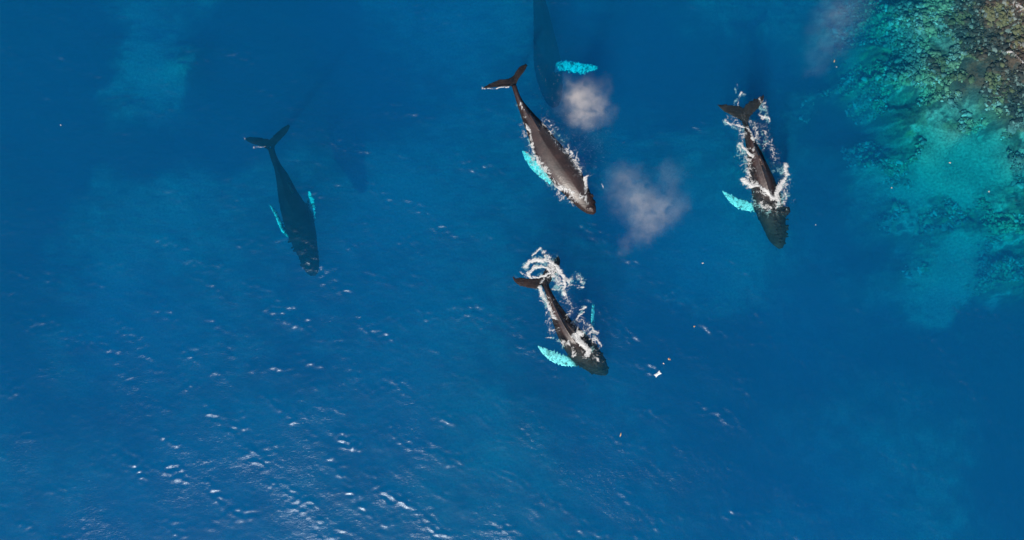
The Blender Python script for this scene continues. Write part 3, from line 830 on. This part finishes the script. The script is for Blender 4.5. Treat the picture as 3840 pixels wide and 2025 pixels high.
# aerated water hanging just below the surface around the splashes
def bubbles(R, sc, strokes, seed):
    st = [(p, hw * 1.8, min(.75, i)) for p, hw, i in strokes if i > .55]
    o = build_foam(R, sc, st, None, seed, step=.07, zoff=-.45, soft=True, name='bubbles', lift=0)
    return o
bubbles(R2, S2, F2[:3] + F2[8:10], 11); bubbles(R3, S3, F3, 12); bubbles(R4, S4, F4, 13)

# ------------------------------------------------------------------ whale blows: mist
def mist(name, blobs, dens, label, seed, stretch=(1, 1, 1), nscale=1.1):
    """blobs: (px, py, z, radius, weight)"""
    ctr = [P(b[0], b[1], b[2]) for b in blobs]
    lo = Vector([min(c[i] - 2.0 * b[3] for c, b in zip(ctr, blobs)) for i in range(3)])
    hi = Vector([max(c[i] + 2.0 * b[3] for c, b in zip(ctr, blobs)) for i in range(3)])
    lo.z = max(lo.z, 0.35)
    mid = (lo + hi) / 2
    import bmesh
    bm = bmesh.new(); bmesh.ops.create_cube(bm, size=1)
    for v in bm.verts: v.co = Vector((v.co.x * (hi.x - lo.x), v.co.y * (hi.y - lo.y), v.co.z * (hi.z - lo.z)))
    me = bpy.data.meshes.new(name); bm.to_mesh(me); bm.free()
    t = NT(name)
    tc = t.n('TexCoord')
    w = t.n('TexNoise', {'Vector': tc.outputs['Object'], 'Scale': .8, 'Detail': 3.0}); 
    wv = t.n('VectorMath', operation='MULTIPLY_ADD'); t.put(wv, 0, w.outputs['Color']); wv.inputs[1].default_value = (2.4, 2.4, 2.4)
    wv2 = t.n('VectorMath', operation='ADD'); t.put(wv2, 0, tc.outputs['Object']); wv2.inputs[1].default_value = (-1.2, -1.2, -1.2)
    t.put(wv, 2, wv2.outputs[0])
    acc = None
    for c, b in zip(ctr, blobs):
        q = c - mid
        s = t.n('VectorMath', operation='SUBTRACT'); t.put(s, 0, wv.outputs[0]); s.inputs[1].default_value = tuple(q)
        l = t.n('VectorMath', operation='LENGTH'); t.put(l, 0, s.outputs[0])
        g = t.n('MapRange', {0: l.outputs['Value'], 1: 0.0, 2: b[3] * 1.5, 3: b[4], 4: 0.0}, interpolation_type='SMOOTHERSTEP')
        acc = g.outputs[0] if acc is None else t.math('ADD', acc, g.outputs[0]).outputs[0]
    n = t.n('TexNoise', {'Vector': wv.outputs[0], 'Scale': nscale, 'Detail': 4.0, 'Roughness': .6})
    nn = t.n('MapRange', {0: n.outputs[0], 1: .36, 2: .64, 3: .0, 4: 1.9})
    de = t.math('MULTIPLY', acc, nn.outputs[0]); de = t.math('MULTIPLY', de, dens)
    pv = t.n('VolumePrincipled', {'Color': (1.0, 0.89, 0.80, 1), 'Density': de, 'Anisotropy': 0.0})
    t.t.links.new(pv.outputs[0], t.out.inputs['Volume'])
    o = link(name, me, mat=t.m); o.location = mid
    tag(o, label, 'whale blow', None, 'stuff')
    return o
mist('blow_mist', [(2175, 400, 2.0, 1.5, 1.0), (2210, 370, 2.2, 1.6, .7), (2150, 350, 2.0, 1.2, .5), (2170, 450, 1.8, .9, .6), (2240, 420, 2.0, 1.3, .4)], .15, 'small bright whale blow drifting to the right of the big whale tail', 1)
mist('blow_mist', [(2350, 690, 2.2, 1.6, .8), (2380, 770, 2.2, 1.6, .9), (2440, 790, 2.2, 1.6, .9), (2500, 770, 2.2, 1.6, .8), (2430, 840, 2.2, 1.3, .9), (2390, 880, 2.0, 1.0, .7), (2345, 915, 2.0, .8, .5), (2510, 655, 2.5, 1.3, .3)], .07, 'larger faint heart-shaped whale blow ahead of the big whale snout', 2)
mist('blow_mist', [(3160, 30, 3, 2.0, .7), (3130, 90, 3, 1.8, .8), (3110, 150, 2.6, 1.5, .8), (3085, 205, 2.2, 1.2, .8), (3060, 250, 2.0, .8, .8), (3035, 275, 1.8, .5, .7), (3210, 10, 3, 1.8, .5)], .014, 'long thin streak of whale blow in front of the reef at the top', 3)

# droplets of the blow falling back
def droplets():
    r = np.random.default_rng(5)
    base = np.array([[0, 0, 1], [1, 0, 0], [0, 1, 0], [-1, 0, 0], [0, -1, 0], [0, 0, -1]], float)
    fc = np.array([[0, 1, 2], [0, 2, 3], [0, 3, 4], [0, 4, 1], [5, 2, 1], [5, 3, 2], [5, 4, 3], [5, 1, 4]])
    vs, fs, off = [], [], 0
    for (cx, cy, sx, sy, n) in ((2090, 330, 60, 50, 90), (2140, 440, 80, 80, 200), (2230, 520, 55, 50, 160), (2170, 560, 50, 60, 120)):
        for _ in range(n):
            p = P(r.normal(cx, sx), r.normal(cy, sy)); 
            z = float(water_h(p.x, p.y)) + r.uniform(0.02, .5)
            s = r.uniform(.006, .012)
            vs.append(base * s + np.array([p.x, p.y, z])); fs.append(fc + off); off += 6
    me = np_mesh('droplets', np.concatenate(vs), np.concatenate(fs))
    t = NT('droplet'); p = t.n('BsdfPrincipled', {'Base Color': (.7, .75, .8, 1), 'Roughness': .3}); t.t.links.new(p.outputs[0], t.out.inputs[0])
    o = link('droplets', me, mat=t.m); o['kind'] = 'stuff'
droplets()

# ------------------------------------------------------------------ floating things
def plain(name, c, rough=.6):
    t = NT(name); tc = t.n('TexCoord')
    n = t.n('TexNoise', {'Vector': tc.outputs['Object'], 'Scale': 9.0, 'Detail': 3.0})
    cc = t.mix(n.outputs[0], tuple(.6 * k for k in c), tuple(min(1, 1.35 * k) for k in c))
    p = t.n('BsdfPrincipled', {'Base Color': cc, 'Roughness': rough}); t.t.links.new(p.outputs[0], t.out.inputs[0]); return t.m

def plastic_sheet():
    cs = [P(2450, 1405), P(2472, 1387), P(2480.5, 1400), P(2459, 1415)]
    ctr = sum(cs, Vector()) / 4
    nx, ny = 16, 10
    V = []
    for lay in (1, -1):
        for i in range(nx):
            for j in range(ny):
                u, v = i / (nx - 1), j / (ny - 1)
                p = cs[0].lerp(cs[1], u).lerp(cs[3].lerp(cs[2], u), v)
                pin = 1 - .26 * math.sin(math.pi * u) * abs(2 * v - 1) ** 2 * 1.0 - .0
                pin2 = 1 - .16 * math.sin(math.pi * v) * abs(2 * u - 1) ** 2
                q = ctr + (p - ctr) * (pin * pin2)
                th = .05 * (math.sin(math.pi * u) * math.sin(math.pi * v)) ** .5 + .006
                V.append((q.x - ctr.x, q.y - ctr.y, .10 + lay * th + .025 * mnoise.noise(Vector((u * 4, v * 3, 1))) + .04 * abs(2 * u - 1) ** 4))
    n = nx * ny; F = []
    for i in range(nx - 1):
        for j in range(ny - 1):
            a = i * ny + j
            F.append((a, a + ny, a + ny + 1, a + 1)); F.append((n + a, n + a + 1, n + a + ny + 1, n + a + ny))
    rim = [i * ny for i in range(nx)] + [(nx - 1) * ny + j for j in range(1, ny)] + [i * ny + ny - 1 for i in range(nx - 2, -1, -1)] + [j for j in range(ny - 2, 0, -1)]
    for k in range(len(rim)):
        a, b = rim[k], rim[(k + 1) % len(rim)]
        F.append((a, n + a, n + b, b))
    me = bpy.data.meshes.new('plastic_bag'); me.from_pydata(V, [], F); fix_normals(me)
    me.polygons.foreach_set('use_smooth', np.ones(len(me.polygons), dtype=bool))
    o = link('plastic_bag', me, mat=plain('white_plastic', (.62, .66, .68), .35)); o.location = (ctr.x, ctr.y, float(water_h(ctr.x, ctr.y)) - .02)
    tag(o, 'white rectangular plastic bag with pointed corners floating on the open water', 'plastic bag')
plastic_sheet()

def floater(name, px, py, r, label, cat, mat, seed, elong=1.0, rot=0.0, group=None):
    rr = random.Random(seed)
    p = P(px, py)
    V, F = [], []
    for q in range(4 if elong < 2 else 2):
        n = 9; o = len(V)
        a0 = rot + (rr.uniform(0, 6.28) if elong < 2 else .15 * q); ln = r * (rr.uniform(.7, 1.1) if elong < 2 else 1) ; wd = ln * (rr.uniform(.3, .5) if elong < 2 else .22)
        cx, cy = (rr.uniform(-.3, .3) * r, rr.uniform(-.3, .3) * r)
        for lay in (.5, -.5):
            for i in range(n):
                f = i / (n - 1)
                for s in (-1, 1):
                    lx = (f - .3) * ln * elong; ly = s * wd * math.sin(math.pi * min(.97, f + .03)) * (1 + .3 * rr.uniform(-1, 1))
                    V.append((cx + lx * math.cos(a0) - ly * math.sin(a0), cy + lx * math.sin(a0) + ly * math.cos(a0), .05 + q * .015 + lay * .02 + .03 * math.sin(f * 3)))
        m = 2 * n
        for i in range(n - 1):
            a = o + 2 * i
            F += [(a, a + 2, a + 3, a + 1), (a + m, a + m + 1, a + m + 3, a + m + 2), (a, a + m, a + m + 2, a + 2), (a + 1, a + 3, a + m + 3, a + m + 1)]
        F += [(o, o + 1, o + m + 1, o + m), (o + 2 * n - 2, o + m + 2 * n - 2, o + m + 2 * n - 1, o + 2 * n - 1)]
    me = bpy.data.meshes.new(name); me.from_pydata(V, [], F); fix_normals(me)
    ob = link(name, me, mat=mat); ob.location = (p.x, p.y, float(water_h(p.x, p.y)))
    tag(ob, label, cat, group)
WEED = plain('dry_seaweed', (.36, .20, .10)); LEAF = plain('tan_leaf', (.45, .28, .12)); PALE = plain('pale_leaf', (.6, .5, .42))
floater('seaweed_clump', 2508, 1347, .17, 'brown seaweed clump floating just above the white plastic bag', 'seaweed', WEED, 1)
floater('floating_leaf', 2487, 1362, .09, 'tiny pale leaf between the white plastic bag and the brown seaweed clump', 'leaf', PALE, 2)
floater('seaweed_clump', 2604, 1224, .11, 'small round tan seaweed clump alone on open water right of the lowest whale', 'seaweed', LEAF, 3)
floater('seaweed_clump', 2634, 987, .09, 'small pinkish seaweed scrap between the heart-shaped blow and the right whale head', 'seaweed', PALE, 4)
floater('floating_leaf', 2325, 1634, .16, 'narrow brown leaf floating on ripples below the lowest whale', 'leaf', LEAF, 5, 2.0, 1.2)
floater('floating_leaf', 3126, 232, .12, 'upright tan leaf beside the long thin streak of blow at the top', 'leaf', LEAF, 6, 2.0, 1.3)
floater('floating_leaf', 3136, 252, .07, 'white speck of leaf just below the tan leaf near the reef', 'leaf', PALE, 7)
floater('floating_leaf', 3057, 843, .07, 'small curled pink leaf below right of the right whale head', 'leaf', PALE, 8)
floater('floating_leaf', 3706, 719, .10, 'whitish leaf at the right edge over the turquoise shallows', 'leaf', PALE, 9)
floater('floating_leaf', 3560, 611, .09, 'pinkish leaf over the pale turquoise sand patch', 'leaf', PALE, 10)
floater('floating_leaf', 3342, 705, .07, 'pale leaf scrap left of the turquoise sand patch', 'leaf', PALE, 11)
floater('floating_leaf', 231, 470, .06, 'white speck of leaf floating alone at far left', 'leaf', PALE, 12)
